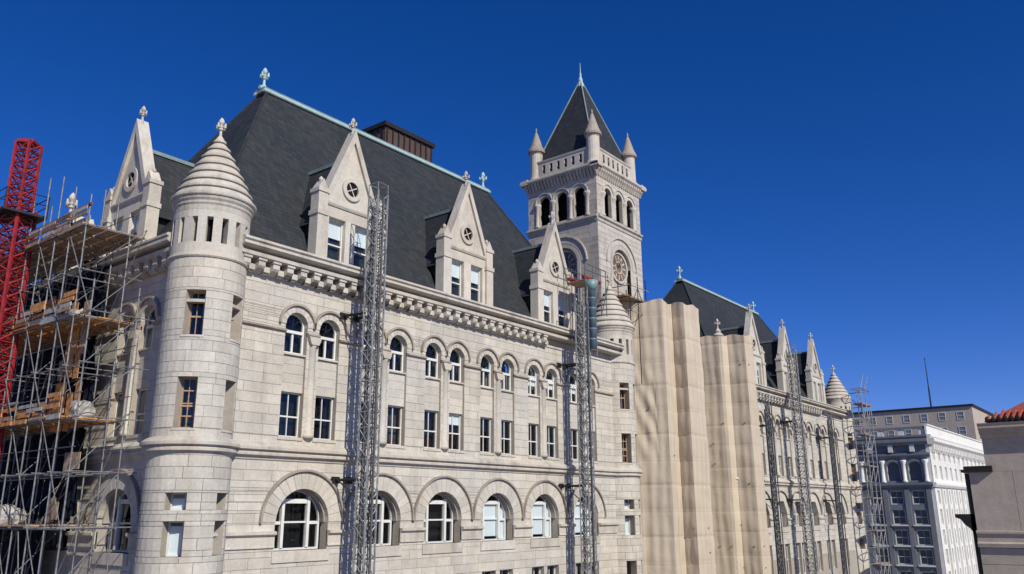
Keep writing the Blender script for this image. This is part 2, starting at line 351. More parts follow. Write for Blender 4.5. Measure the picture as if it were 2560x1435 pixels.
def bay(F, uc, near, parent, blinds, boarded=False, low_windows=True):
    """two storeys of paired lights over one wide arch"""
    opsU = []
    for s in (-1, 1):
        u = uc + s * 1.0
        a = MB().ring(F, u, SPR_UP, .97, 1.07, -.05, .15, 0, pi, 20).build('window_arch', 'weathered', parent)
        voussoirs(F, u, SPR_UP, .64, 1.0, -.5, .025, 9 if near else 1, a)
        # panel between the storeys and the reveal lining
        for k in range(4 if near else 1): MB().box(F, u - HW, u + HW, 5.47 + k * 1.75 / (4 if near else 1) + .006, 5.47 + (k + 1) * 1.75 / (4 if near else 1) - .006, -.5, -.13).build('spandrel_panel', 'granite', parent)
        MB().box(F, u - HW - .0, u + HW + .0, 7.22, 7.30, -.5, -.02).build('window_sill', 'granite_trim', parent)
        MB().box(F, u - HW - .06, u + HW + .06, 3.24, 3.38, -.5, .05).build('window_sill', 'granite_trim', parent)
        bl = blinds.pop(0) if blinds else 0
        back = rng.choice(['dark', 'dark', 'curtain'])
        # arched light
        f = MB(); w = -.33; d0, d1 = w - .05, w + .05; v0 = 7.30; vs = SPR_UP
        f.box(F, u - HW, u - HW + .09, v0, vs, d0, d1).box(F, u + HW - .09, u + HW, v0, vs, d0, d1).box(F, u - HW + .09, u + HW - .09, v0, v0 + .1, d0, d1)
        f.box(F, u - HW + .09, u + HW - .09, 8.30, 8.44, d0, d1 + .05).box(F, u - .05, u + .05, v0 + .1, 8.30, d0, d1 - .01).ring(F, u, vs, HW - .08, HW, d0, d1, 0, pi, 14)
        o = f.build('window', 'board' if boarded else 'white', parent)
        pane_and_back(F, arch_poly(u, HW - .02, v0, vs, 12), w, o, 'dark')
        m = MB()
        for k in (1, 2, 3): a_ = pi * k / 4; m.extr(F, [(u - .02, vs), (u + .02, vs), (u + .02 + .55 * cos(a_), vs + .55 * sin(a_)), (u - .02 + .55 * cos(a_), vs + .55 * sin(a_))], d0 + .03, d1 - .03)
        m.build('muntin', 'iron', o)
        if bl > 1: MB().box(F, u - HW + .03, u + HW - .03, 7.95, 8.62, w - .07, w - .05).build('blind', 'blind', o)
        # square-headed light
        window_rect(F, u - HW, u + HW, 3.38, 5.47, -.33, parent, .46, True, bl % 1 if bl else 0, back, mat='board' if boarded else 'white')
        opsU.append((u, HW, 3.38, SPR_UP, 'arch'))
    # engaged column between the lights
    x = [F(uc, 0, -.06)][0]
    c = MB().lathe(x[0], x[1], [(.30, 3.38), (.30, 3.55), (.25, 3.62), (.28, 3.70), (.22, 3.78), (.21, 7.75), (.25, 7.80), (.22, 7.84)], 14).build('column', 'granite', parent, True)
    MB().extr(F, [(uc - .22, 7.84), (uc + .22, 7.84), (uc + .30, 8.0), (uc + .36, 8.22), (uc - .36, 8.22), (uc - .30, 8.0)], -.3, .22).build('capital', 'granite_trim', c)
    # wide arch
    a = MB().ring(F, uc, SPR_LO, R_LO2 - .08, R_LO2 + .015, -.05, .17, 0, pi, 32).ring(F, uc, SPR_LO, R_LO - .09, R_LO, -.6, -.22, 0, pi, 28).build('entrance_arch', 'weathered', parent)
    a['label'] = 'wide round arch with hood moulding'
    voussoirs(F, uc, SPR_LO, R_LO, R_LO2 - .06, -.75, .03, 15 if near else 1, a)
    MB().box(F, uc - R_LO - .1, uc + R_LO + .1, SILL - .5, SILL, -.6, .07).build('window_sill', 'granite_trim', parent)
    f = MB(); w = -.62; d0, d1 = w - .07, w + .07; r = R_LO - .08
    f.ring(F, uc, SPR_LO, r - .045, r, d0, d1, 0, pi, 24).box(F, uc - r, uc - r + .1, SILL, SPR_LO, d0, d1).box(F, uc + r - .1, uc + r, SILL, SPR_LO, d0, d1).box(F, uc - r + .1, uc + r - .1, SILL, SILL + .09, d0, d1)
    for s in (-1, 1):
        m = uc + s * .72; f.box(F, m - .075, m + .075, SILL + .09, .74, d0, d1 + .05)
        f.box(F, *sorted((m + s * .09, uc + s * (r - .1))), SPR_LO - .09, SPR_LO + .05, d0, d1)
    f.box(F, uc - .63, uc + .63, .42, .62, d0, d1 + .02).box(F, uc - .63, uc + .63, SPR_LO - .03, SPR_LO + .05, d0, d1 - .02)
    o = f.build('window', 'white', parent)
    pane_and_back(F, arch_poly(uc, r - .02, SILL, SPR_LO, 20), w, o, 'dark', .5)
    m = MB()
    for k in range(1, 6): a_ = pi * k / 6; m.extr(F, [(uc - .02, .62), (uc + .02, .62), (uc + .02 + 1.3 * cos(a_), SPR_LO + 1.3 * sin(a_)), (uc - .02 + 1.3 * cos(a_), SPR_LO + 1.3 * sin(a_))], d0 + .04, d1 - .06)
    m.build('muntin', 'iron', o)
    bl = blinds.pop(0) if blinds else 0
    if bl:
        MB().box(F, uc - .62, uc + .62, SILL + .25, .42, w - .09, w - .07).build('blind', 'blind', o)
        MB().box(F, uc + .82, uc + r - .1, SILL + .1, SPR_LO + .72, w - .09, w - .07).build('blind', 'blind', o)
        MB().box(F, uc - r + .12, uc - .82, SILL + .1, SPR_LO - .1, w - .09, w - .07).build('blind', 'blind', o)
    lo = []
    for s in (-1, 1):
        u0, u1 = uc + s * .80 - .62, uc + s * .80 + .62
        if low_windows: window_rect(F, u0, u1, -6.4, -3.3, -.35, parent, .5, True)
        lo.append((u0, u1, -6.4, -3.3))
    return opsU + [(uc, R_LO, SILL, SPR_LO, 'arch')] + lo

def facade(F, u0, u1, bays, near, blinds, boarded=(), brack=True, bu=None, ctop=True):
    ops = []
    for i, uc in enumerate(bays): ops += bay(F, uc, near, B, blinds.get(i, []), i in boarded)
    vs = courses(-14, 2.3, .47) + courses(2.95, 10.8, .47)
    vs = sorted(set(vs)); low = [v for v in vs if v <= 2.31]; up = [v for v in vs if v >= 2.94]
    core(F, u0, u1, low, ops, B); core(F, u0, u1, up, ops, B)
    MB().box(F, u0, u1, 10.8, 10.92, -.55, .0).box(F, u0, u1, 10.92, 12.1, -.55, -.14).build('frieze', 'granite', B)
    MB().box(F, u0, u1, 2.3, 2.95, -.55, -.02).build('wall', 'joint', B)
    for seg in (low, up):
        for b in ashlar(F, u0, u1, seg, ops, rng):
            if b[3] < -4.6: continue
            blocks.append((Vector(F((b[0] + b[1]) / 2, b[2], 0)).length / sqrt(max(.01, (b[1] - b[0]) * (b[3] - b[2]))), F, b, rng.uniform(-.003, .008), 0))
    lowb = MB(); lowb.box(F, u0, u1, -14, -4.7, -.3, .004)
    MB().prof(F, BELT, u0, u1).build('belt_course', 'granite_trim', B)
    edges = [u0] + sorted(sum([[uc - 1.0 - HW, uc - 1.0 + HW, uc + 1.0 - HW, uc + 1.0 + HW] for uc in bays], [])) + [u1]
    for a, b in zip(edges[::2], edges[1::2]): MB().prof(F, STRING, a, b).build('string_course', 'weathered', B)
    edges = [u0] + sorted(sum([[uc - R_LO, uc + R_LO] for uc in bays], [])) + [u1]
    for a, b in zip(edges[::2], edges[1::2]): MB().prof(F, LOWSTR, a, b).build('string_course', 'granite_trim', B)
    MB().prof(F, FRIEZE, u0, u1).build('frieze_moulding', 'granite_trim', B)
    MB().prof(F, CORNICE_A, u0, u1).build('cornice', 'granite_trim', B); MB().prof(F, CORNICE_B, u0, u1).build('cornice', 'granite_trim', B)
    n = int((u1 - u0) / .792); 
    for i in range(n):
        u = bays[0] - 4.75 / 2 + .396 + .792 * (i - 30)
        while u < u0 + .3: u += .792 * 30
        if u > u1 - .3: continue
        p = F(u, 11.30, 0); q = F(u, 11.30, 1); rz = atan2(q[0] - p[0], -(q[1] - p[1])); inst('bracket', BR, p, B, rz)
        if u + .9 < u1: inst('corbel', CB, F(u + .396, 11.06, 0), B, rz)

def finial(parent, x, y, z, s, mat='granite_trim', name='finial'):
    mb = MB().lathe(x, y, [(.12 * s, z - .1 * s), (.13 * s, z + .06 * s), (.07 * s, z + .14 * s), (.06 * s, z + .40 * s), (.13 * s, z + .45 * s), (.13 * s, z + .50 * s), (.06 * s, z + .56 * s), (.06 * s, z + .70 * s), (.13 * s, z + .82 * s), (.13 * s, z + .92 * s), (.07 * s, z + 1.04 * s), (0, z + 1.12 * s)], 10)
    for a in range(4):
        dx, dy = cos(a * pi / 2 + .4), sin(a * pi / 2 + .4)
        mb.tube((x, y, z + .58 * s), (x + dx * .22 * s, y + dy * .22 * s, z + .64 * s), .05 * s, 6, .06 * s); mb.tube((x + dx * .21 * s, y + dy * .21 * s, z + .54 * s), (x + dx * .23 * s, y + dy * .23 * s, z + .76 * s), .065 * s, 6, .04 * s)
    return mb.build(name, mat, parent)

def turret(cx, cy, near, windows=True, wrapped=False):
    r = 1.68; F = round_frame(cx, cy, r); h = pi * r
    vb_ = [(3.38, 5.5), (7.28, 9.25), (.12, .80), (-1.67, -.31), (-6, -3.4)]
    azs = (-44, 27) if cx < 40 else (-27, 20)
    T = MB().lathe(cx, cy, [(r + .06, -14), (r + .06, -4.7), (r + .06, -4.6)], 40).build('turret', 'granite', B, True, label='round corner turret with stepped stone cone')
    ops = []
    for az in azs:
        u = radians(az) * r
        for a, b in vb_:
            ops.append((u - .41, u + .41, a, b))
            if a < -5: continue
            white = b < 1
            window_rect(F, u - .41, u + .41, a, b, -.52, T, 0 if white else .45, not white, (.72 if a > 0 else .88) if white else 0, 'curtain' if b < 6 else 'dark', .06, None, 3 if 3 < a < 4 else 0, False, 'white' if white else 'wood')
            MB().box(F, u - .47, u + .47, a - .09, a, -.45, .03, 4).build('window_sill', 'granite_trim', T)
            if a > 7: MB().box(F, u - .41, u + .41, a + 1.45, a + 1.58, -.45, -.08, 4).build('transom', 'granite_trim', T)
    vs = courses(-4.7, 2.3, .47); up = courses(2.95, 10.75, .47)
    core(F, -h, h, vs, ops, T, 'turret_wall', 'joint', .55, .35); core(F, -h, h, up, ops, T, 'turret_wall', 'joint', .55, .35)
    MB().lathe(cx, cy, [(r - .02, 2.3), (r - .02, 2.95)], 40).build('turret_wall', 'joint', T)
    for seg, lift in ((vs, .045), (up, .0)):
        for b in ashlar(F, -h * .8, h * .8, seg, ops, rng, 1, .8, 1.25):
            blocks.append((Vector(F((b[0] + b[1]) / 2, b[2], 0)).length / sqrt(max(.01, (b[1] - b[0]) * (b[3] - b[2]))), F, b, lift + rng.uniform(-.003, .006), .3))
    MB().lathe(cx, cy, [(r + w, z) for w, z in BELT[:10]][::-1], 48).build('belt_course', 'granite_trim', T)
    MB().lathe(cx, cy, [(r - .1, 10.72), (r + .05, 10.74), (r + .09, 10.80), (r + .06, 10.90), (r, 10.95)], 48, ).build('band', 'granite_trim', T)
    # open drum with slits under the cone
    so_ = []
    for i in range(16):
        u = (i + .5) / 16 * 2 * h - h; so_.append((u - .135, u + .135, 11.43, 12.6))
    mb = MB()
    for k, p, q, a, b in rows(-h, h, [10.9, 11.43, 12.6, 12.95], so_): mb.box(F, p, q, a, b, -.45, -.01, max(1, int((q - p) / .25)))
    mb.build('slit_drum', 'granite', T)
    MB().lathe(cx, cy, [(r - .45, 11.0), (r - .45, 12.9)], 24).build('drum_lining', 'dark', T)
    MB().lathe(cx, cy, [(r - .2, 12.9), (r - .005, 12.93), (r + .0, 13.16), (r + .05, 13.24), (r + .05, 13.34), (r + .12, 13.44), (r + .14, 13.57), (r - .1, 13.58)], 48).build('cone_cornice', 'granite_trim', T)
    st = [(1.90, 13.62), (1.69, 14.08), (1.47, 14.54), (1.24, 15.00), (1.00, 15.46), (.77, 15.92), (.53, 16.38), (.30, 16.80)]
    for i, (ra, za) in enumerate(st):
        rb, zb = st[i + 1] if i + 1 < len(st) else (.15, 17.2)
        MB().lathe(cx, cy, [(max(.05, ra - .22), za - .05), (ra - .03, za - .045), (ra, za), (ra, za + .09), (ra - .05, za + .12), (rb - .065, zb - .02), (max(.03, rb - .25), zb - .02)], 40).build('cone_course', 'cone', T)
        if i: MB().lathe(cx, cy, [(ra - .06, za - .075), (ra + .006, za - .065), (ra + .012, za - .01), (ra - .06, za)], 40).build('cone_joint', 'weathered_shaded', T)
    finial(T, cx, cy, 17.05, 1.0)
    return T

def dormer(F, uc, back, parent, label=None, near=True):
    """gabled stone dormer; the frame's w=0 is the gable face"""
    P = MB(); ops = [(uc - 1.45, uc - .33, 12.5, 14.95), (uc + .33, uc + 1.45, 12.5, 14.95)]
    for k, p, q, a, b in rows(uc - 1.9, uc + 1.9, [12.15, 12.5, 14.95, 15.75], ops): P.box(F, p, q, a, b, -.5, 0)
    D = P.build('dormer', 'granite', parent, label=label or 'stone gable dormer with round window and cross finial')
    MB().extr(F, [(uc - 1.72, 15.75), (uc + 1.72, 15.75), (uc, 20.0)], -.5, -.06).build('gable', 'granite', D)
    mb = MB()
    for s in (-1, 1):
        a, b = (uc + s * 1.95, 15.78), (uc, 20.35); c, d = (uc, 19.62), (uc + s * 1.62, 15.78)
        mb.extr(F, [a, b, c, d] if s < 0 else [d, c, b, a], -.55, .10)
    mb.build('gable_coping', 'granite_trim', D)
    MB().prof(F, [(-.1, 15.55), (.06, 15.55), (.12, 15.66), (.12, 15.76), (-.1, 15.78)], uc - 1.9, uc + 1.9).build('gable_moulding', 'granite_trim', D)
    for s in (-1, 1):
        u = uc + s * 2.0
        MB().box(F, u - .32, u + .32, 12.15, 14.85, -.5, .16).box(F, u - .37, u + .37, 14.85, 15.1, -.55, .22).box(F, u - .30, u + .30, 15.1, 16.1, -.5, .14).box(F, u - .36, u + .36, 16.1, 16.3, -.55, .2).build('pier', 'granite', D)
        MB().extr(F, [(u - .34, 16.3), (u + .34, 16.3), (u, 16.85)], -.42, .12).build('pinnacle', 'granite_trim', D)
        q = F(u, 16.8, -.15); MB().lathe(q[0], q[1], [(.06, 16.7), (.13, 16.85), (.1, 16.95), (0, 17.05)], 8).build('pinnacle', 'granite_trim', D)
        window_rect(F, *sorted((uc + s * .33, uc + s * 1.45)), 12.5, 14.95, -.3, D, .42, False, .42 if near else .3, 'dark')
    MB().box(F, uc - .33, uc + .33, 12.4, 12.5, -.4, .1).build('window_sill', 'granite_trim', D)
    rs = MB().ring(F, uc, 16.85, .42, .66, -.2, .05, 0, 2 * pi, 28).build('rosette', 'granite_trim', D)
    MB().extr(F, [(uc + .43 * cos(2 * pi * i / 20), 16.85 + .43 * sin(2 * pi * i / 20)) for i in range(20)], -.09, -.05).build('pane', 'dark', rs)
    m = MB()
    for k in range(2): a = pi * k / 2 + .5; m.extr(F, [(uc + .43 * cos(a + .07), 16.85 + .43 * sin(a + .07)), (uc + .43 * cos(a - .07), 16.85 + .43 * sin(a - .07)), (uc - .43 * cos(a + .07), 16.85 - .43 * sin(a + .07)), (uc - .43 * cos(a - .07), 16.85 - .43 * sin(a - .07))], -.05, -.02 + .003 * k)
    m.build('tracery', 'granite_trim', rs)
    q = F(uc, 20.2, -.2); finial(D, q[0], q[1], 20.2, .9)
    dr = MB().extr(F, [(uc - 1.98, 12.2), (uc + 1.98, 12.2), (uc + 1.98, 14.5), (uc + 2.3, 14.42), (uc, 18.75), (uc - 2.3, 14.42), (uc - 1.98, 14.5)], -back, -.49).build('dormer_roof', 'slate', D)
    MB().box(F, uc - .13, uc + .13, 18.66, 18.86, -back + .6, -.45).build('ridge_cap', 'copper', dr)
    return D

def main_roof(dx):
    x0, x1, y0, y1, z0 = 19.2 + dx, 54.6 + dx, 32.6, 47.4, 12.14; a, b, yr, zr = 26.45 + dx, 47.25 + dx, 40.0, 24.7
    d = .34
    v = [(x0, y0, z0), (x1, y0, z0), (x1, y1, z0), (x0, y1, z0), (a, yr - d, zr), (b, yr - d, zr), (b, yr + d, zr), (a, yr + d, zr)]
    r = MB().add(v, [(0, 1, 5, 4), (1, 2, 6, 5), (2, 3, 7, 6), (3, 0, 4, 7), (4, 5, 6, 7), (3, 2, 1, 0)]).build('roof', 'slate', B, label='steep dark slate hipped roof')
    MB().box(W0, a - .25, b + .25, zr - .02, zr + .26, -yr - .46, -yr + .46).build('ridge_cap', 'copper', r)
    for y in (-.46, .46): MB().tube((a - .3, yr + y, zr + .02), (b + .3, yr + y, zr + .02), .12, 8).build('ridge_roll', 'copper_light', r)
    MB().tube((a - .3, yr, zr + .36), (b + .3, yr, zr + .36), .13, 8).build('ridge_roll', 'copper_light', r)
    for p, q in ((0, 4), (1, 5), (3, 7), (2, 6)): MB().tube(v[p], v[q], .09, 6).build('hip_roll', 'slate', r)
    for x in (a, b):
        finial(r, x, yr, zr + .45, 1.2, 'copper_light')
    return r

# SW pavilion, south and west sides
S = south(32.0); Wf = west(18.8)
facade(S, 20.3, 53.4, BAYS, True, {0: [0, 0, 0], 1: [0, 0, 0], 2: [0, .3, 0], 3: [0, 0, 1], 4: [1.001, 1.001, 1], 5: [1.001, 1.001, 1]})
facade(Wf, -47.0, -33.6, [-42.6, -37.08], True, {0: [0, 0, 0], 1: [0, 0, 0]}, boarded=(0,))
turret(19.64, 32.9, True); turret(54.2, 32.8, True)
SD = south(32.55)
LBL = {27.5: 'stone gable dormer nearest the left corner turret', 37.0: 'middle stone gable dormer', 46.5: 'stone gable dormer beside the rear steel mast'}
for u in (27.5, 37.0, 46.5): dormer(SD, u, 5.6, B, LBL[u])
dormer(west(19.3), -40.45, 5.6, B, 'stone gable dormer on the west side above the scaffold')
main_roof(0)
# NE pavilion repeats the south side
DX = 54.9
S2 = lambda u, v, w: (u + DX, 32.0 - w, v)
facade(S2, 20.3, 53.4, BAYS, False, {i: [0, 0, i % 2] for i in range(6)})
turret(19.55 + DX, 32.9, False); turret(54.2 + DX, 32.8, False)
for i, u in enumerate((27.5, 37.0, 46.5)): dormer(lambda a, v, w: (a + DX, 32.55 - w, v), u, 5.6, B, 'stone gable dormer on the far pavilion', False)
main_roof(DX)
# body of the building behind the pavilions, and the link between them
mb = MB().box(W0, 19.4, 110, -14, 11.4, -86, -47.0); mb.build('wall', 'granite', B)
MB().box(W0, 55.5, 74, -14, 11.4, -47, -34.0).build('wall', 'granite', B)
MB().box(W0, 110.2, 110.75, -14, 12.0, -47.2, -33.5).build('wall', 'granite', B)
MB().add([(19, 47.3, 11.4), (110.4, 47.3, 11.4), (110.4, 86.4, 11.4), (19, 86.4, 11.4), (34, 62, 16.2), (96, 62, 16.2), (96, 72, 16.2), (34, 72, 16.2)], [(0, 1, 5, 4), (1, 2, 6, 5), (2, 3, 7, 6), (3, 0, 4, 7), (4, 5, 6, 7), (3, 2, 1, 0)]).build('roof', 'slate', B)
# plant room behind the ridge
ph = MB().box(W0, 40.2, 45.4, 14, 29.1, -47.3, -44).build('plant_room', 'penthouse', B, label='rust brown plant room behind the ridge')
MB().box(W0, 40.0, 45.6, 29.1, 29.45, -47.5, -43.8).build('flat_cap', 'iron', ph)
for i in range(9): MB().box(W0, 40.3 + i * .62, 40.42 + i * .62, 14, 29.08, -44, -43.92).build('panel_rib', 'iron', ph)
for i in range(5): MB().box(W0, 40.12, 40.2, 14, 29.08, -44.3 - i * .65, -44.2 - i * .65).build('panel_rib', 'iron', ph)
# the north pier of the west side with its pinnacle above the scaffold
MB().box(Wf, -49.0, -46.2, -14, 12.2, -.6, .25).build('wall', 'granite', B)
pn = MB().box(west(19.2), -47.0, -45.4, 12.2, 14.2, -1.2, .3).extr(west(19.2), [(-47.1, 14.2), (-45.3, 14.2), (-46.2, 16.2)], -1.0, .3).build('pinnacle', 'granite', B)
finial(pn, 18.9, 46.2, 15.9, 1.4)

# ------------------------------------------------------------------ clock tower
TX, TY, TWd = 60.86, 37.76, 7.9
def tower():
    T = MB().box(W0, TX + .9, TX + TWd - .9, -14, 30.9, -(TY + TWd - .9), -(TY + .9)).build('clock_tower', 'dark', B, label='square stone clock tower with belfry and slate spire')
    cxy = (TX + TWd / 2, TY + TWd / 2); h = TWd / 2
    faces = [lambda u, v, w: (cxy[0] + u, TY - w, v), lambda u, v, w: (TX - w, cxy[1] - u, v), lambda u, v, w: (TX + TWd + w, cxy[1] + u, v), lambda u, v, w: (cxy[0] - u, TY + TWd + w, v)]
    dent = MB().extr(lambda u, v, w: (w, -u, v), [(0, 0), (.42, 0), (.42, -.2), (.26, -.42), (.12, -.72), (0, -.75)], -.13, .13).mesh('dentil', 'tower_stone')
    for fi, F in enumerate(faces):
        vis = fi < 2
        e = h - (.0 if fi in (0, 3) else .9)
        belf = [(k * 2.02, .6, 26.5, 28.78, 'arch') for k in (-1, 0, 1)]
        lowo = [(0, 1.62, 18.0, 22.15, 'arch')]
        core(F, -e, e, courses(-14, 25.8, .9), lowo, T, 'tower_wall', 'joint', .9)
        eb = h if fi in (0, 3) else h - .35; core(F, -eb, eb, courses(25.8, 30.9, .5), belf, T, 'tower_wall', 'joint', .35)
        if vis:
            e2 = h
            for seg, oo in ((courses(14.5, 25.8, .55), lowo), (courses(26.3, 30.25, .5), belf)):
                for b in ashlar(F, -e2, e2, seg, oo, rng, 0, 1.0, 1.8):
                    blocks.append((999, F, b, rng.uniform(-.002, .006), 0))
        # blind arch with the clock
        a = MB().ring(F, 0, 22.15, 2.62, 2.75, -.1, .14, 0, pi, 32).ring(F, 0, 22.15, 1.62, 1.95, -.5, .05, 0, pi, 32).ring(F, 0, 22.15, 2.05, 2.5, -.1, .03, 0, pi, 32).build('clock_arch', 'tower_stone', T)
        for s in (-1, 1): MB().box(F, *sorted((s * 1.62, s * 1.95)), 18, 22.15, -.5, .05).build('clock_jamb', 'tower_stone', a)
        MB().extr(F, arch_poly(0, 1.62, 18, 22.15, 24), -.85, -.4).build('clock_recess', 'tower_stone', a)
        if vis:
            d = MB().extr(F, [(1.42 * cos(2 * pi * i / 36), 22.1 + 1.42 * sin(2 * pi * i / 36)) for i in range(36)], -.42, -.34).build('clock_face', 'dial', T)
            MB().ring(F, 0, 22.1, 1.32, 1.55, -.42, -.24, 0, 2 * pi, 40).build('dial_rim', 'tower_stone', d)
            MB().ring(F, 0, 22.1, .5, .62, -.36, -.29, 0, 2 * pi, 32).build('dial_ring', 'tower_stone', d)
            for k in range(12):
                a_ = pi * k / 6; c_, s_ = cos(a_), sin(a_); q = .07
                MB().extr(F, [(.72 * c_ - q * s_, 22.1 + .72 * s_ + q * c_), (.72 * c_ + q * s_, 22.1 + .72 * s_ - q * c_), (1.2 * c_ + q * s_, 22.1 + 1.2 * s_ - q * c_), (1.2 * c_ - q * s_, 22.1 + 1.2 * s_ + q * c_)], -.36, -.30).build('hour_mark', 'tower_stone', d)
            for a_, l in ((1.1, .8), (2.6, 1.1)): MB().extr(F, [(-.05, 22.1), (.05, 22.1), (l * cos(a_) + .03, 22.1 + l * sin(a_)), (l * cos(a_) - .03, 22.1 + l * sin(a_))], -.30, -.27 + .01 * l).build('clock_hand', 'iron', d)
        # sill course, belfry arches and columns
        MB().prof(F, [(a_, b_ + .004 * fi) for a_, b_ in ((-.2, 25.72), (.08, 25.72), (.1, 25.95), (.26, 26.08), (.26, 26.24), (.05, 26.34), (-.2, 26.36))], -h - .02 * fi - .02, h + .02 * fi + .02).build('string_course', 'tower_stone', T)
        for k in (-1, 0, 1):
            u = k * 2.02
            a = MB().ring(F, u, 28.78, .60, .92, -.34, .03, 0, pi, 16).ring(F, u, 28.78, .92, 1.0, -.1, .12, 0, pi, 18).build('belfry_arch', 'tower_stone', T)
        for u in (-2.88, -1.01, 1.01, 2.88):
            p = F(u, 0, -.1)
            c = MB().lathe(p[0], p[1], [(.30, 26.36), (.30, 26.55), (.22, 26.65), (.22, 28.2), (.34, 28.5), (.38, 28.62), (.36, 28.75)], 12).build('belfry_column', 'tower_stone', T, True)
        # cornice
        MB().prof(F, [(a_, b_ + .004 * fi) for a_, b_ in ((-.3, 30.9), (.44, 30.9), (.54, 31.0), (.60, 31.06), (.60, 31.24), (.50, 31.32), (-.3, 31.42))], -h - .6 + .004 * fi, h + .6 - .004 * fi).build('tower_cornice', 'tower_stone', T)
        MB().box(F, -h, h, 30.0, 30.9, -.4, .01 + .002 * fi).build('tower_frieze', 'tower_stone', T)
        if vis or True:
            for k in range(22):
                u = -h - .2 + (k + .5) * (TWd + .4) / 22; p = F(u, 30.9, 0); q = F(u, 30.9, 1); inst('dentil', dent, p, T, atan2(q[0] - p[0], -(q[1] - p[1])))
        po = [((k - 2.5) * .86 - .16, (k - 2.5) * .86 + .16, 31.95, 32.85) for k in range(6)]
        mb = MB()
        for k, p, q, a, b in rows(-h + .75, h - .75, [31.4, 31.95, 32.85, 33.15], po): mb.box(F, p, q, a, b, -.6, -.2)
        mb.prof(F, [(-.62, 33.15), (-.14, 33.15), (-.10, 33.32), (-.62, 33.34)], -h + .75, h - .75); mb.build('parapet', 'tower_stone', T)
    for sx in (0, 1):
        for sy in (0, 1):
            x = TX + .62 + sx * (TWd - 1.24); y = TY + .62 + sy * (TWd - 1.24)
            p = MB().lathe(x, y, [(.78, 31.3), (.78, 31.7), (.66, 31.8), (.62, 34.3), (.70, 34.4), (.70, 34.55)], 18).build('pinnacle', 'tower_stone', T)
            MB().lathe(x, y, [(.84, 34.5), (.86, 34.7), (.62, 35.2), (.44, 35.8), (.22, 36.5), (.06, 36.9), (.1, 37.0), (.03, 37.3), (0, 37.35)], 18).build('pinnacle_cone', 'weathered', p)
    b = 3.75; z0, z1 = 32.2, 42.7
    sp = MB().add([(cxy[0] - b, cxy[1] - b, z0), (cxy[0] + b, cxy[1] - b, z0), (cxy[0] + b, cxy[1] + b, z0), (cxy[0] - b, cxy[1] + b, z0), (cxy[0] - .14, cxy[1] - .14, z1), (cxy[0] + .14, cxy[1] - .14, z1), (cxy[0] + .14, cxy[1] + .14, z1), (cxy[0] - .14, cxy[1] + .14, z1)], [(0, 1, 5, 4), (1, 2, 6, 5), (2, 3, 7, 6), (3, 0, 4, 7), (4, 5, 6, 7), (3, 2, 1, 0)]).build('spire', 'slate', T, label='dark slate pyramid spire')
    for sx in (-1, 1):
        for sy in (-1, 1): MB().tube((cxy[0] + sx * b, cxy[1] + sy * b, z0), (cxy[0] + sx * .14, cxy[1] + sy * .14, z1), .08, 6).build('hip_roll', 'copper', sp)
    MB().lathe(*cxy, [(.36, z1 - .5), (.30, z1 - .1), (.2, z1 + .1), (.24, z1 + .3), (.1, z1 + .7), (.12, z1 + .9), (.05, z1 + 1.2), (.02, z1 + 2.3), (0, z1 + 2.35)], 12).build('finial', 'copper_light', sp)
tower()

# ashlar: the 300 blocks that show largest are single stones, the rest one mass
blocks.sort(key=lambda b: b[0])
for d, F, b, rise, cv in blocks[:300]:
    block(MB(), F, b, .009, .06, rise, cv).build('stone_block', 'granite', B)
rest = MB(); rest_t = MB()
for d, F, b, rise, cv in blocks[300:]: block(rest_t if d == 999 else rest, F, b, .009 if d < 999 else .012, .05, rise, cv)
rest.build('stone_blocks', 'granite', B, kind='stuff'); rest_t.build('tower_stone_blocks', 'tower_stone', B, kind='stuff')

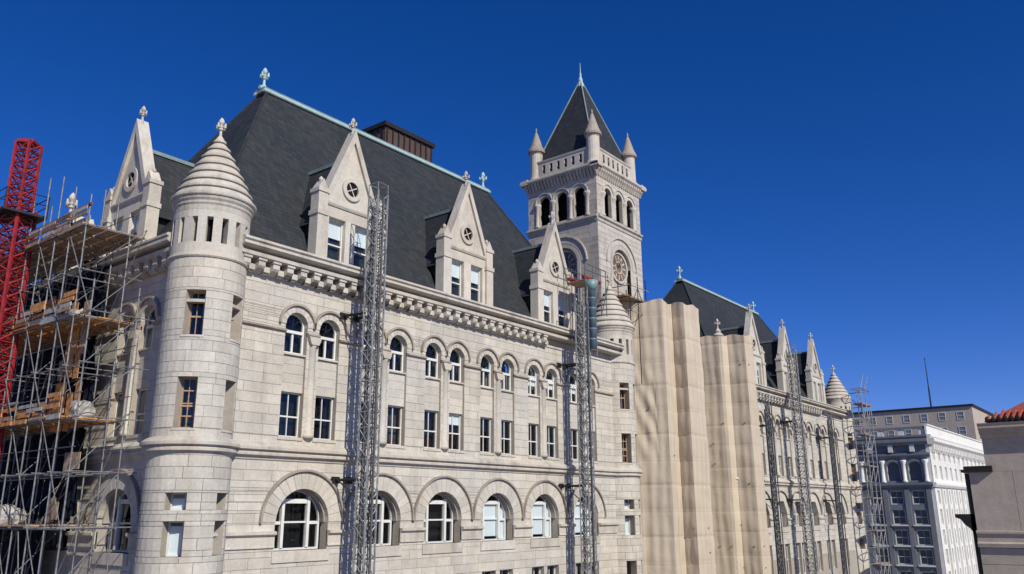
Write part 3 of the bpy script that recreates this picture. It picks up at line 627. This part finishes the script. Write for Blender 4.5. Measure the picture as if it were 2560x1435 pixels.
# ------------------------------------------------------------------ tarp screens
def tarp(name, plan, z0, z1, label, seed, drape=None):
    rg = random.Random(seed); pts = [Vector((*plan[0], 0))]; 
    for a, b in zip(plan, plan[1:]):
        a = Vector((*a, 0)); b = Vector((*b, 0)); n = max(1, int((b - a).length / .12))
        for i in range(1, n + 1): pts.append(a.lerp(b, i / n))
    nz = int((z1 - z0) / .2); vv = []; ff = []; L = [0]
    for a, b in zip(pts, pts[1:]): L.append(L[-1] + (b - a).length)
    ph = [rg.uniform(0, 6.28) for _ in range(8)]
    for i, p in enumerate(pts):
        a = pts[max(0, i - 1)]; b = pts[min(len(pts) - 1, i + 1)]; t = (b - a).normalized(); nrm = Vector((-t.y, t.x, 0)) * -1
        for k in range(nz + 1):
            z = z0 + (z1 - z0) * k / nz; l = L[i]
            d = .018 * sin(l * 3.1 + ph[0] + .3 * sin(z * .7)) + .018 * sin(l * 8.3 + ph[1] + .8 * sin(z * .35 + ph[2])) + .012 * sin(z * 3.3 + l * 1.2 + ph[3]) + .025 * sin(z * .9 + l * .7 + ph[4])
            d += -.03 * (1 - abs(sin(z * pi / 1.9))) ** 6
            if drape and l < drape[0] and drape[1] < z < drape[2]:
                d += .05 * sin((z * 1.1 + l * 2.2) * 2.4) * sin(pi * (z - drape[1]) / (drape[2] - drape[1]))
            d += .04 * (mnoise(Vector((l * .9 + seed, z * .30, 1.7))) + .5 * mnoise(Vector((l * 2.6 + seed, z * .8, 4.1)))) + .018 * abs(sin(z * pi / 1.9))
            top = .12 * sin(l * 2.3 + ph[5]) if k == nz else 0
            vv.append(p + nrm * d + Vector((0, 0, z + top)))
    for i in range(len(pts) - 1):
        for k in range(nz): a = i * (nz + 1) + k; ff.append((a, a + nz + 1, a + nz + 2, a + 1))
    o = MB().add(vv, ff).build(name, 'tarp', None, False); m = o.modifiers.new('thickness', 'SOLIDIFY'); m.thickness = .03
    tag(o, label, 'tarp')
    for k in range(9, nz, 9):
        for i in range(8, len(pts) - 8, 9):
            if rg.random() > .13: continue
            q = vv[i * (nz + 1) + k]; MB().box(W0, q.x - .07, q.x + .07, q.z - .04, q.z + .04, -q.y - .08, -q.y + .08).build('tie', 'tarp_tie', o)
    return o
tarp('tarp_screen', [(56.5, 33.4), (57.15, 32.2), (57.75, 30.1), (59.75, 30.3), (59.5, 29.1), (62.4, 29.15), (62.9, 33.6)], -13.9, 16.3, 'tan tarp in tall flat folds hung beside the far turret of the near pavilion', 3, (2.6, 3.0, 11.5))
tarp('tarp_screen', [(72.3, 35.2), (72.3, 31.95), (72.42, 31.72), (73.2, 31.5), (73.3, 29.85), (75.2, 29.8), (75.7, 32.4)], -13.9, 16.0, 'tan tarp wrapped round the left turret of the far pavilion', 9)

# ------------------------------------------------------------------ lattice masts
def lattice_section(w, hgt, rch, rbr, mat, name='mast_section', pit=2):
    mb = MB(); h = w / 2; cs = [(-h, -h), (h, -h), (h, h), (-h, h)]
    for c in cs: mb.tube((*c, 0), (*c, hgt), rch, 5)
    for i in range(4):
        a, b = cs[i], cs[(i + 1) % 4]
        for k in range(pit):
            z0, z1 = hgt * k / pit, hgt * (k + 1) / pit
            mb.tube((*a, z0 + .02), (*b, z0 + .02), rbr, 4); mb.tube((*a, z0), (*b, z1), rbr, 4); mb.tube((*b, z0), (*a, z1), rbr * .8, 4)
    return mb.mesh(name, mat)
SEC = lattice_section(.68, 1.5, .05, .028, 'galv', pit=2)
SEC_D = lattice_section(.30, 1.5, .045, .03, 'galv_dark', pit=2)
SEC_F = lattice_section(.8, 1.5, .05, .03, 'galv', pit=2)
def hoist_mast(x, y, top, label, ties, rz=.0, sec=SEC, wall=31.9):
    T = thing('hoist_mast', (x, y, GROUND), label, 'mast', 'hoist masts along the south wall')
    n = int((top - GROUND) / 1.5); z0 = top - n * 1.5
    MB().box(W0, x - .7, x + .7, GROUND, z0 + .01, -y - .7, -y + .7).build('base', 'galv_dark', T)
    for i in range(n): inst('mast_section', sec, (x, y, z0 + i * 1.5), T, rz)
    MB().box(W0, x - .05, x + .05, z0, top - .2, -y + .36, -y + .44).build('rack', 'galv_dark', T)
    MB().tube((x - .2, y - .45, GROUND + 1), (x - .2, y - .45, top - 1.5), .028, 6).build('cable', 'iron', T)
    for z in ties:
        t = MB().tube((x - .3, y + .3, z), (x - .55, wall - .02, z), .075, 6).tube((x + .3, y + .3, z), (x + .3, wall - .02, z), .075, 6).tube((x - .55, wall - .25, z), (x - .3, y + .3, z - .9), .035, 5)
        t.box(W0, x - .75, x - .3, z - .16, z + .16, -wall, -wall + .1); t.box(W0, x + .1, x + .5, z - .16, z + .16, -wall, -wall + .1)
        t.build('wall_tie', 'iron', T)
    c = MB()
    for sx in (-1, 1):
        for sy in (-1, 1): c.tube((x + sx * .34, y + sy * .34, top), (x + sx * .34, y + sy * .34, top + .55), .022, 5)
    for sx, sy, ex, ey in ((-1, -1, 1, -1), (1, -1, 1, 1), (1, 1, -1, 1), (-1, 1, -1, -1)): c.tube((x + sx * .34, y + sy * .34, top + .55), (x + ex * .34, y + ey * .34, top + .55), .022, 5)
    c.build('guard_cage', 'galv', T)
    MB().box(W0, x - .16, x + .10, z0, top - .6, -y - .30, -y - .27).build('cable_tray', 'galv_dark', T)
    return T
hoist_mast(27.28, 30.2, 15.9, 'grey lattice hoist mast in front of the nearest dormer', (9.6, 1.5))
m2 = hoist_mast(46.25, 30.2, 13.9, 'grey lattice hoist mast with a blue chute at its head', (9.6, 1.6))
hoist_mast(87.0, 30.3, 16.6, 'pale lattice hoist mast on the far pavilion', (9, 1), sec=SEC_F)
hoist_mast(79.6, 30.6, 10.2, 'dark lattice mast just right of the wrapped turret', (8, 1), sec=SEC_D)
hoist_mast(97.9, 30.4, 10.6, 'dark lattice mast near the right end of the far pavilion', (8, 1), sec=SEC_D)
# debris chute, landing and rails at the head of the second mast
ch = thing('debris_chute', (46.9, 30.9, 9.5), 'blue grey plastic debris chute with teal hopper above the cornice', 'chute')
for i in range(6):
    z = 10.6 + i * .72; MB().lathe(46.75, 29.72, [(.27, z), (.30, z + .60), (.325, z + .62), (.325, z + .72), (.26, z + .72)], 14).build('chute_section', 'chute', ch, True)
MB().lathe(46.75, 29.72, [(.30, 14.7), (.50, 15.40), (.48, 15.40), (.28, 14.75)], 14).build('hopper', 'teal', ch, True)
for dx in (-.5, .5): MB().tube((46.75 + dx, 29.72, 10.2), (46.75 + dx, 29.72, 14.9), .03, 5).build('chain', 'galv', ch)
ld = thing('roof_landing', (48.5, 31.8, 12.2), 'small steel landing with a red beam and guard rails at the cornice', 'platform')
MB().box(W0, 46.6, 48.9, 15.75, 15.95, -31.6, -31.35).build('beam', 'red', ld); MB().box(W0, 46.6, 48.9, 15.7, 15.9, -30.4, -30.2).build('beam', 'red', ld)
MB().box(W0, 46.8, 48.4, 15.58, 15.66, -31.8, -30.2).build('deck', 'board', ld)
for x in (46.6, 47.6, 48.6, 49.3):
    MB().tube((x, 31.9, 12.2), (x, 31.9, 16.9), .035, 5).build('post', 'galv_dark', ld); MB().tube((x, 30.1, 13.4), (x, 30.1, 16.7), .035, 5).build('post', 'galv_dark', ld)
for z in (16.3, 16.75):
    for y in (30.1, 31.9): MB().tube((46.5, y, z), (49.4, y, z), .03, 5).build('rail', 'galv_dark', ld)
for k in range(3): MB().tube((46.6 + k, 30.1, 13.4), (47.6 + k, 30.1, 15.6), .03, 5).build('brace', 'iron', ld)
# scaffold cradle on the link roof beside the tower
cr = thing('roof_scaffold', (55.6, 33.5, 12.2), 'rusty tube scaffold and boards round the far turret top at the tarp edge', 'scaffold')
for x in (55.3, 56.6, 57.9):
    for y in (31.6, 33.4): MB().tube((x, y, 9.5), (x, y, 17.6 + rng.uniform(0, .8)), .04, 5).build('standard', 'iron', cr)
for z in (15.2, 16.4, 17.3):
    MB().tube((54.9, 31.6, z), (58.4, 31.6, z + .05), .035, 5).build('ledger', 'board', cr); MB().tube((55.3, 31.4, z), (55.3, 33.6, z), .035, 5).build('ledger', 'iron', cr); MB().tube((54.9, 33.4, z), (58.4, 33.4, z), .035, 5).build('ledger', 'board', cr)
for k in range(5): MB().box(W0, 54.8, 58.3, 16.42, 16.47, -31.8 - k * .33 - .3, -31.8 - k * .33).build('board', 'board', cr)
for a, b in (((55.3, 31.6, 15.2), (56.6, 31.6, 17.3)), ((56.6, 31.6, 17.3), (57.9, 31.6, 15.2)), ((55.3, 31.6, 13), (56.6, 31.6, 15.2))): MB().tube(a, b, .03, 5).build('brace', 'iron', cr)

# ------------------------------------------------------------------ red crane mast
CX, CY = 14.95, 42.45
cr = thing('crane_mast', (CX, CY, GROUND), 'red lattice crane mast rising at the left edge before the scaffold', 'crane')
RS = lattice_section(1.08, 2.0, .095, .05, 'red', pit=3); n = 14
for i in range(n): inst('mast_section', RS, (CX, CY, GROUND + .4 + i * 2.0), cr, .45)
zt = GROUND + .4 + n * 2.0
RS2 = lattice_section(.78, 1.75, .085, .045, 'red', pit=3)
for i in range(2): inst('mast_section', RS2, (CX, CY, zt + i * 1.75), cr, .45)
MB().lathe(CX, CY, [(.55, zt + 3.45), (.55, zt + 3.6), (.3, zt + 3.7), (0, zt + 3.72)], 4).build('mast_head', 'red', cr)
pl = MB().box(W0, CX - 1.0, CX + 1.0, 13.95, 14.05, -CY - 1.0, -CY + 1.0).build('work_platform', 'iron', cr)
for sx in (-1, 1):
    for sy in (-1, 1): MB().tube((CX + sx * .97, CY + sy * .97, 14.05), (CX + sx * .97, CY + sy * .97, 15.1), .03, 5).build('post', 'iron', pl)
for z in (14.6, 15.05):
    for a, b in (((-1, -1), (1, -1)), ((1, -1), (1, 1)), ((1, 1), (-1, 1)), ((-1, 1), (-1, -1))): MB().tube((CX + a[0] * .97, CY + a[1] * .97, z), (CX + b[0] * .97, CY + b[1] * .97, z), .025, 5).build('rail', 'iron', pl)
MB().box(W0, CX - 1.4, CX + 1.4, GROUND, GROUND + .4, -CY - 1.4, -CY + 1.4).build('base', 'concrete', cr)

# ------------------------------------------------------------------ west scaffold
sc = thing('tube_scaffold', (16.6, 44, GROUND), 'grey tube scaffold with plywood decks against the west wall', 'scaffold')
XS = (15.5, 17.5); YS = [34.6 + 1.5 * i for i in range(13)]; ZL = [-5.0, -2.8, -.6, 1.6, 3.8, 6.0, 8.2, 10.3, 12.3]
def T_(name, a, b, r, mat='tube', par=sc): return MB().tube(a, b, r, 6).build(name, mat, par)
for i, y in enumerate(YS):
    for x in XS: T_('standard', (x, y, GROUND), (x, y, 14.4 + rng.uniform(0, 1.6) if i > 1 else (9.6 if i == 0 else 12.6)), .034)
for z in ZL:
    for x in XS:
        y0 = YS[0] if z < 9 else YS[1]; T_('ledger', (x, y0 - .3, z), (x, YS[-1] + .3, z), .027)
        if z > 0: T_('guard_rail', (x, y0 - .2, z + 1.0), (x, YS[-1] + .3, z + 1.0), .022, 'galv_dark')
    for i, y in enumerate(YS):
        if z > 9 and i == 0: continue
        T_('transom', (XS[0] - .2, y, z + .05), (18.3, y, z + .05), .026)
for i in range(len(YS) - 1):
    for k in range(len(ZL) - 1):
        if (i + k) % 2 == 0: T_('brace', (XS[0] - .05, YS[i], ZL[k]), (XS[0] - .05, YS[i + 1], ZL[k + 1]), .022)
        else: T_('brace', (XS[1], YS[i + 1], ZL[k]), (XS[1], YS[i], ZL[k + 1]), .022, 'galv_dark' if i % 2 else 'tube')
        if i % 3 == 0: T_('brace', (XS[0], YS[i], ZL[k]), (XS[1], YS[i], ZL[k + 1]), .022, 'galv_dark')
for z, i0, mat in ((3.8, 1, 'ply'), (8.2, 1, 'ply'), (12.3, 1, 'board'), (-.6, 2, 'board')):
    for i in range(i0, len(YS) - 1):
        for k in range(5):
            x = 15.4 + k * .58; dz = rng.uniform(0, .03)
            MB().box(W0, x, x + .52, z + .09 + dz, z + .14 + dz, -YS[i + 1] + .02, -YS[i] - .02).build('deck_board', mat if rng.random() < .8 else 'board', sc)
        if z > 3:
            for k in range(5):
                if rng.random() < (.95 if k < 4 else .5):
                    a = YS[i] + rng.uniform(-.25, .1); x = 15.30 + rng.uniform(0, .25); z_ = z + .02 + k * .23 + rng.uniform(-.02, .03)
                    MB().box(W0, x, x + .045, z_, z_ + rng.uniform(.14, .21), -a - rng.uniform(1.0, 1.8), -a).build('hoarding_board', rng.choice(('ply', 'ply', 'board', 'rust', 'canvas') if z < 12 else ('board', 'canvas', 'board', 'rust')), sc)
# dark sheets added for the shaded voids behind the tubes, and boarded patches
for k, (z0, z1) in enumerate(((4.2, 8.1), (8.6, 12.2), (-.2, 3.7), (-4, -.8))):
    for j, (a, b) in enumerate(((39.2, 41.6), (41.8, 46.4), (46.6, 52.6))):
        if k == 3 and j == 0: continue
        nx = MB(); m_ = 18
        vv = []; ff = []
        for i in range(m_ + 1):
            for q in range(7):
                y = a + (b - a) * i / m_; vv.append((18.05 + .12 * sin(i * 1.1 + q * .7 + k), y, z0 + (z1 - z0) * q / 6 + (.10 * sin(i * .9) if q in (0, 6) else 0)))
        for i in range(m_):
            for q in range(6): p = i * 7 + q; ff.append((p, p + 7, p + 8, p + 1))
        o = nx.add(vv, ff).build('void_shade_sheet', 'void_shade', sc); md = o.modifiers.new('thickness', 'SOLIDIFY'); md.thickness = .01
pr = random.Random(21)
for (y0, y1, z0, z1) in ((37.9, 39.9, 6.9, 9.6), (37.9, 40.2, 3.5, 5.9), (40.3, 42.6, 8.35, 9.7), (40.4, 42.4, 3.95, 5.2), (43.5, 46.0, 8.3, 9.4), (46.7, 49.4, 8.3, 9.6), (44.0, 47.6, 3.9, 5.2), (49.0, 52.4, 3.9, 5.5), (38.3, 39.6, -.4, 1.0), (38.2, 41.0, 5.9, 7.6), (40.5, 44.5, 9.7, 10.6), (36.9, 38.4, 1.7, 3.2)):
    n_ = int((y1 - y0) / .55)
    for i in range(n_):
        a = y0 + (y1 - y0) * i / n_; top = z1 - pr.uniform(0, .7); x = 17.05 - pr.uniform(0, .2); k = pr.random()
        if k < .88: MB().box(W0, x, x + .03, z0 + pr.uniform(0, .2), top, -a - (y1 - y0) / n_ * pr.uniform(.8, .98), -a).build('plywood_sheet', 'ply' if k < .62 else 'board', sc)
for i in range(26):
    y = pr.uniform(36.5, 51); z = pr.choice((-5, -2.8, -.6, 3.9, 8.3)); x = pr.uniform(15.6, 17.4)
    T_('raking_tube', (x, y, z), (x + pr.uniform(-.9, .9), y + pr.uniform(-2.2, 2.2), z + pr.uniform(1.2, 3.4)), .022, pr.choice(('tube', 'galv_dark', 'board')))
for i in range(10):
    y = 36.6 + i * 1.5; T_('raking_tube', (15.3, y, -4.8), (15.3, y + 1.4, -2.6 if i % 2 else -.7), .024, 'tube')
# covered loads and stone pieces on the decks
def heap(x, y, z, sx, sy, sz, mat, label, seed):
    rg = random.Random(seed); vv = []; ff = []; n, m_ = 14, 6
    for i in range(n):
        t = 2 * pi * i / n
        for k in range(m_ + 1):
            e = k / m_; rr = cos(e * pi / 2) ** .4 * (1 + rg.uniform(-.2, .16)); vv.append((x + sx * rr * cos(t), y + sy * rr * sin(t), z + sz * sin(e * pi / 2) * (1 + rg.uniform(-.16, .12))))
    for i in range(n):
        for k in range(m_): a = i * (m_ + 1) + k; b = ((i + 1) % n) * (m_ + 1) + k; ff.append((a, b, b + 1, a + 1))
    ff.append(tuple(i * (m_ + 1) for i in range(n))[::-1])
    o = MB().add(vv, ff).build('covered_load', mat, None); tag(o, label, 'bundle', 'loads on the scaffold decks'); return o
heap(17.0, 37.5, 3.97, .5, .6, .85, 'canvas', 'grey canvas heap on the lower plywood deck nearest the turret', 1)
heap(17.0, 39.4, 8.37, .6, .8, .9, 'canvas', 'grey canvas heap on the upper plywood deck', 2)
heap(16.9, 41.0, 12.47, .7, .9, .8, 'board', 'tan covered load on the top deck near the gable', 3)
heap(16.7, 45.6, 12.47, .7, 1.2, .9, 'canvas', 'pale covered load on the top deck beside the crane', 4)
heap(16.4, 42.3, -.42, .8, 1.1, .8, 'canvas', 'grey canvas heap on the board deck left of the lower west arch', 7)

# scaffold at the far end of the facade
se = thing('tube_scaffold', (110, 31, GROUND), 'narrow tube scaffold wrapped round the last turret at the far corner', 'scaffold')
P_ = [(107.2, 30.4), (109.2, 30.2), (111.2, 30.4), (111.8, 32.4), (111.8, 34.6), (109.2, 29.2), (111.4, 29.3), (107.4, 29.2)]
for i, (x, y) in enumerate(P_): MB().tube((x, y, GROUND), (x, y, 13.5 + (i % 3) * .9), .06, 5).build('standard', 'galv', se)
for k in range(15):
    z = -12 + k * 1.9
    for a, b in zip((0, 1, 2, 3, 7, 5), (1, 2, 3, 4, 5, 6)): MB().tube((*P_[a], z), (*P_[b], z), .05, 5).build('ledger', 'galv' if k % 2 else 'galv_dark', se)
    for a, b in ((0, 7), (1, 5), (2, 6)): MB().tube((*P_[a], z), (*P_[b], z), .05, 5).build('transom', 'galv', se)
    for a, b in ((7, 5), (5, 6), (2, 3)):
        if (k + a) % 2: MB().tube((*P_[a], z), (*P_[b], z + 1.9), .045, 5).build('brace', 'galv', se)
    if k % 2: MB().box(W0, 107.2, 111.6, z + .06, z + .12, -30.3, -29.2).build('deck_board', 'board', se)

# ------------------------------------------------------------------ white terracotta block beyond
TB = thing('office_block', (150, 31, GROUND), 'white ornate office block with its dark blue shaded side beyond the far pavilion', 'building')
rot = 0; ox, oy = 150, 31.2; ux, uy = cos(rot), sin(rot)
def TS(u, v, w): return (ox + u * ux + w * uy, oy + u * uy - w * ux, v)            # sunny side, u along the street
def TWs(u, v, w): return (ox - uy * (-u) * 1 - w * ux, oy + ux * (-u) - w * uy, v)  # shaded side, u = -depth
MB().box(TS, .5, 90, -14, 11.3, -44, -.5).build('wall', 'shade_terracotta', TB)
ops = []; 
for i in range(12):
    u = -2.5 - i * 3.35
    for v0, v1 in ((-12, -9.6), (-8.6, -6.2), (-5.6, -3.2), (-2.4, .0), (.8, 3.0)): ops.append((u - 1.0, u + 1.0, v0, v1)); window_rect(TWs, u - 1.0, u + 1.0, v0, v1, -.3, TB, .5, True, 0, 'dark', .12, None, 0)
    ops.append((u, 1.05, 4.6, 6.7, 'arch')); 
    w = MB().ring(TWs, u, 6.7, .95, 1.05, -.35, -.2, 0, pi, 10).box(TWs, u - 1.05, u - .95, 4.6, 6.7, -.35, -.2).box(TWs, u + .95, u + 1.05, 4.6, 6.7, -.35, -.2).build('window', 'white', TB); pane_and_back(TWs, arch_poly(u, 1.0, 4.6, 6.7, 10), -.3, w)
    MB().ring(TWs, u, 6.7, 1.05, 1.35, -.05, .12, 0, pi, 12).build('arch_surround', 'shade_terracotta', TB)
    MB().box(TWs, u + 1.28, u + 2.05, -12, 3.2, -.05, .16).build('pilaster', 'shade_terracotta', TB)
    p = TWs(u + 1.67, 0, .1); MB().lathe(p[0], p[1], [(.42, 4.3), (.42, 4.6), (.32, 4.7), (.30, 7.2), (.5, 7.7), (.5, 7.9)], 10).build('column', 'terracotta', TB, True)
    for v in (-9.6, -6.2, -3.2, .0): MB().box(TWs, u - 1.25, u + 1.25, v - 2.65 if v else -2.62, (v - 2.65 if v else -2.62) + .22, -.1, .28).build('window_sill', 'terracotta', TB)
    MB().box(TWs, u - .35, u + .35, 9.2, 10.4, 0, .5).build('cornice_block', 'terracotta', TB)
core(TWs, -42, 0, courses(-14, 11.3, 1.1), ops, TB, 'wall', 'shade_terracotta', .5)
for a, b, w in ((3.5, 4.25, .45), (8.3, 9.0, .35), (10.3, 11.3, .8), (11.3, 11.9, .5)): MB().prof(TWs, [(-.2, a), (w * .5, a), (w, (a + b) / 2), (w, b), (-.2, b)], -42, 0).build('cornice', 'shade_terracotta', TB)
for i in range(13): MB().box(TWs, -1.2 - i * 3.2, -.3 - i * 3.2, 11.9, 13.1, -.4, .1).build('parapet_block', 'terracotta', TB)
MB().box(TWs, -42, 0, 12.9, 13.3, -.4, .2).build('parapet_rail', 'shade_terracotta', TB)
opS = []
for i in range(22):
    u = 3 + i * 4
    for v0, v1 in ((-12, -9.6), (-8.6, -6.2), (-5.6, -3.2), (-2.4, .0), (.8, 3.0), (4.8, 7.0), (7.9, 9.2)): opS.append((u - .8, u + .8, v0, v1)); window_rect(TS, u - .8, u + .8, v0, v1, -.3, TB, .5, False, 0, 'dark', .1)
    MB().box(TS, u + 1.5, u + 2.4, -12, 3.3, -.05, .3).build('pilaster', 'terracotta', TB)
    for k in range(3): MB().box(TS, u - 1.9 + k * 1.3, u - 1.3 + k * 1.3, 9.5, 10.4, 0, .6).build('cornice_block', 'terracotta', TB)
core(TS, 0, 90, courses(-14, 11.3, 1.1), opS, TB, 'wall', 'terracotta', .5)
for a, b, w in ((3.5, 4.25, .5), (10.3, 11.3, 1.0), (11.3, 11.9, .6), (11.9, 13.3, .1), (13.3, 13.6, .3)): MB().prof(TS, [(-.2, a), (w * .5, a), (w, (a + b) / 2), (w, b), (-.2, b)], -.3, 90).build('cornice', 'terracotta', TB)
pen = MB().box(TS, 50, 88, 11.2, 21.3, -40, -.9).build('penthouse', 'tan', TB, label='grey storeys set back on the roof')
MB().box(TS, 49.7, 88.2, 21.3, 21.75, -40.3, -.6).build('roof_edge', 'iron', pen)
PW = lambda u, v, w: TS(50 - w, v, u)
for i in range(10):
    for v in (15.4, 18.6): window_rect(PW, -36.4 + i * 3.6, -35.0 + i * 3.6, v, v + 1.7, .03, pen, .5, False, 0, 'dark', .08)
fp = thing('flagpole', TS(50.6, 21.75, -8.9), 'tall thin pole standing on the roof of the white office block', 'pole')
q = TS(50.6, 21.75, -8.9)
MB().lathe(q[0], q[1], [(.18, 21.7), (.16, 26), (.12, 26.1), (.07, 32.4), (.15, 32.5), (0, 32.8)], 8).build('pole', 'iron', fp)

# ------------------------------------------------------------------ tan neighbour with tiled roof
TN = thing('tan_building', (60, 8, GROUND), 'plain tan stone building with red tiled roof at the right edge', 'building')
FW = west(60.0)
MB().box(W0, 60.5, 80, -14, 2.2, -10.3, 30).build('wall', 'tan', TN)
vs = courses(-14, -2.3, 1.0)
for i, (v0, v1) in enumerate(zip(vs, vs[1:])):
    for k in range(9): MB().box(FW, -10.35 + k * 2.4 + (i % 2) * .0, -7.97 + k * 2.4, v0 + .012, v1 - .012, -.5, -.0).build('stone_panel', 'tan', TN)
MB().prof(FW, [(-.3, -2.3), (.18, -2.28), (.22, -2.05), (.05, -1.95), (.05, -1.55), (.16, -1.45), (.16, -1.32), (0, -1.28), (-.3, -1.28)], -10.4, 30).build('band_course', 'tan', TN)
for k in range(9): MB().box(FW, -10.35 + k * 2.4, -7.97 + k * 2.4, -1.27, 2.25, -.5, .0).build('stone_panel', 'tan', TN)
MB().box(W0, 60.5, 80, 2.2, 4.35, -9.2, 30).build('wall', 'tan', TN)
for k in range(9): MB().box(west(60.02), -9.35 + k * 2.4, -6.97 + k * 2.4, 2.26, 4.3, -.48, 0).build('stone_panel', 'tan', TN)
MB().prof(FW, [(-.4, 4.3), (.1, 4.3), (.14, 4.5), (.42, 4.62), (.42, 4.78), (.62, 4.9), (.62, 5.12), (.7, 5.2), (-.4, 5.25)], -9.4, 30).build('eave_cornice', 'tan', TN)
rf = MB().add([(59.5, 9.0, 5.3), (59.5, -30, 5.3), (70, -30, 8.6), (70, 5.4, 8.6), (80, 9.0, 5.3), (80, -30, 5.3)], [(0, 1, 2, 3), (0, 3, 4), (4, 3, 2, 5), (0, 4, 5, 1), (1, 5, 2)]).build('tiled_roof', 'tile', TN)
for k in range(34):
    y = 8.8 - k * .34
    tl = MB()
    for j in range(5):
        x = 59.45 + j * .42; z = 5.42 + (x - 59.5) * .314
        if y > 9.0 - (x - 59.5) * .343: continue
        tl.tube((x, y, z), (x + .5, y, z + .15), .10, 6)
    tl.build('roof_tile', 'tile', rf) if tl.v else None
    MB().lathe(59.42, y, [(.10, 5.25), (.13, 5.42), (.09, 5.55), (0, 5.62)], 6).build('antefix', 'iron', rf)
# end cornices in profile, near black: their deep shade is in the colour
mb = MB().box(W0, 59.7, 61.0, 2.24, 2.42, -10.75, -9.0).box(W0, 59.8, 61, 2.42, 2.62, -10.6, -9.0); mb.build('ledge', 'iron', TN)
MB().extr(FW, [(-11.5, -.30), (-10.3, -.30), (-10.3, -2.2), (-10.5, -1.5), (-10.75, -1.15), (-11.0, -.95), (-11.2, -.62), (-11.5, -.50)], -.7, -.05).build('corbel', 'iron', TN)
MB().box(W0, 60.05, 60.6, -14, 2.2, -10.62, -10.36).build('shade_strip', 'iron', TN)  # dark strip added for the shaded recess at the wall's end
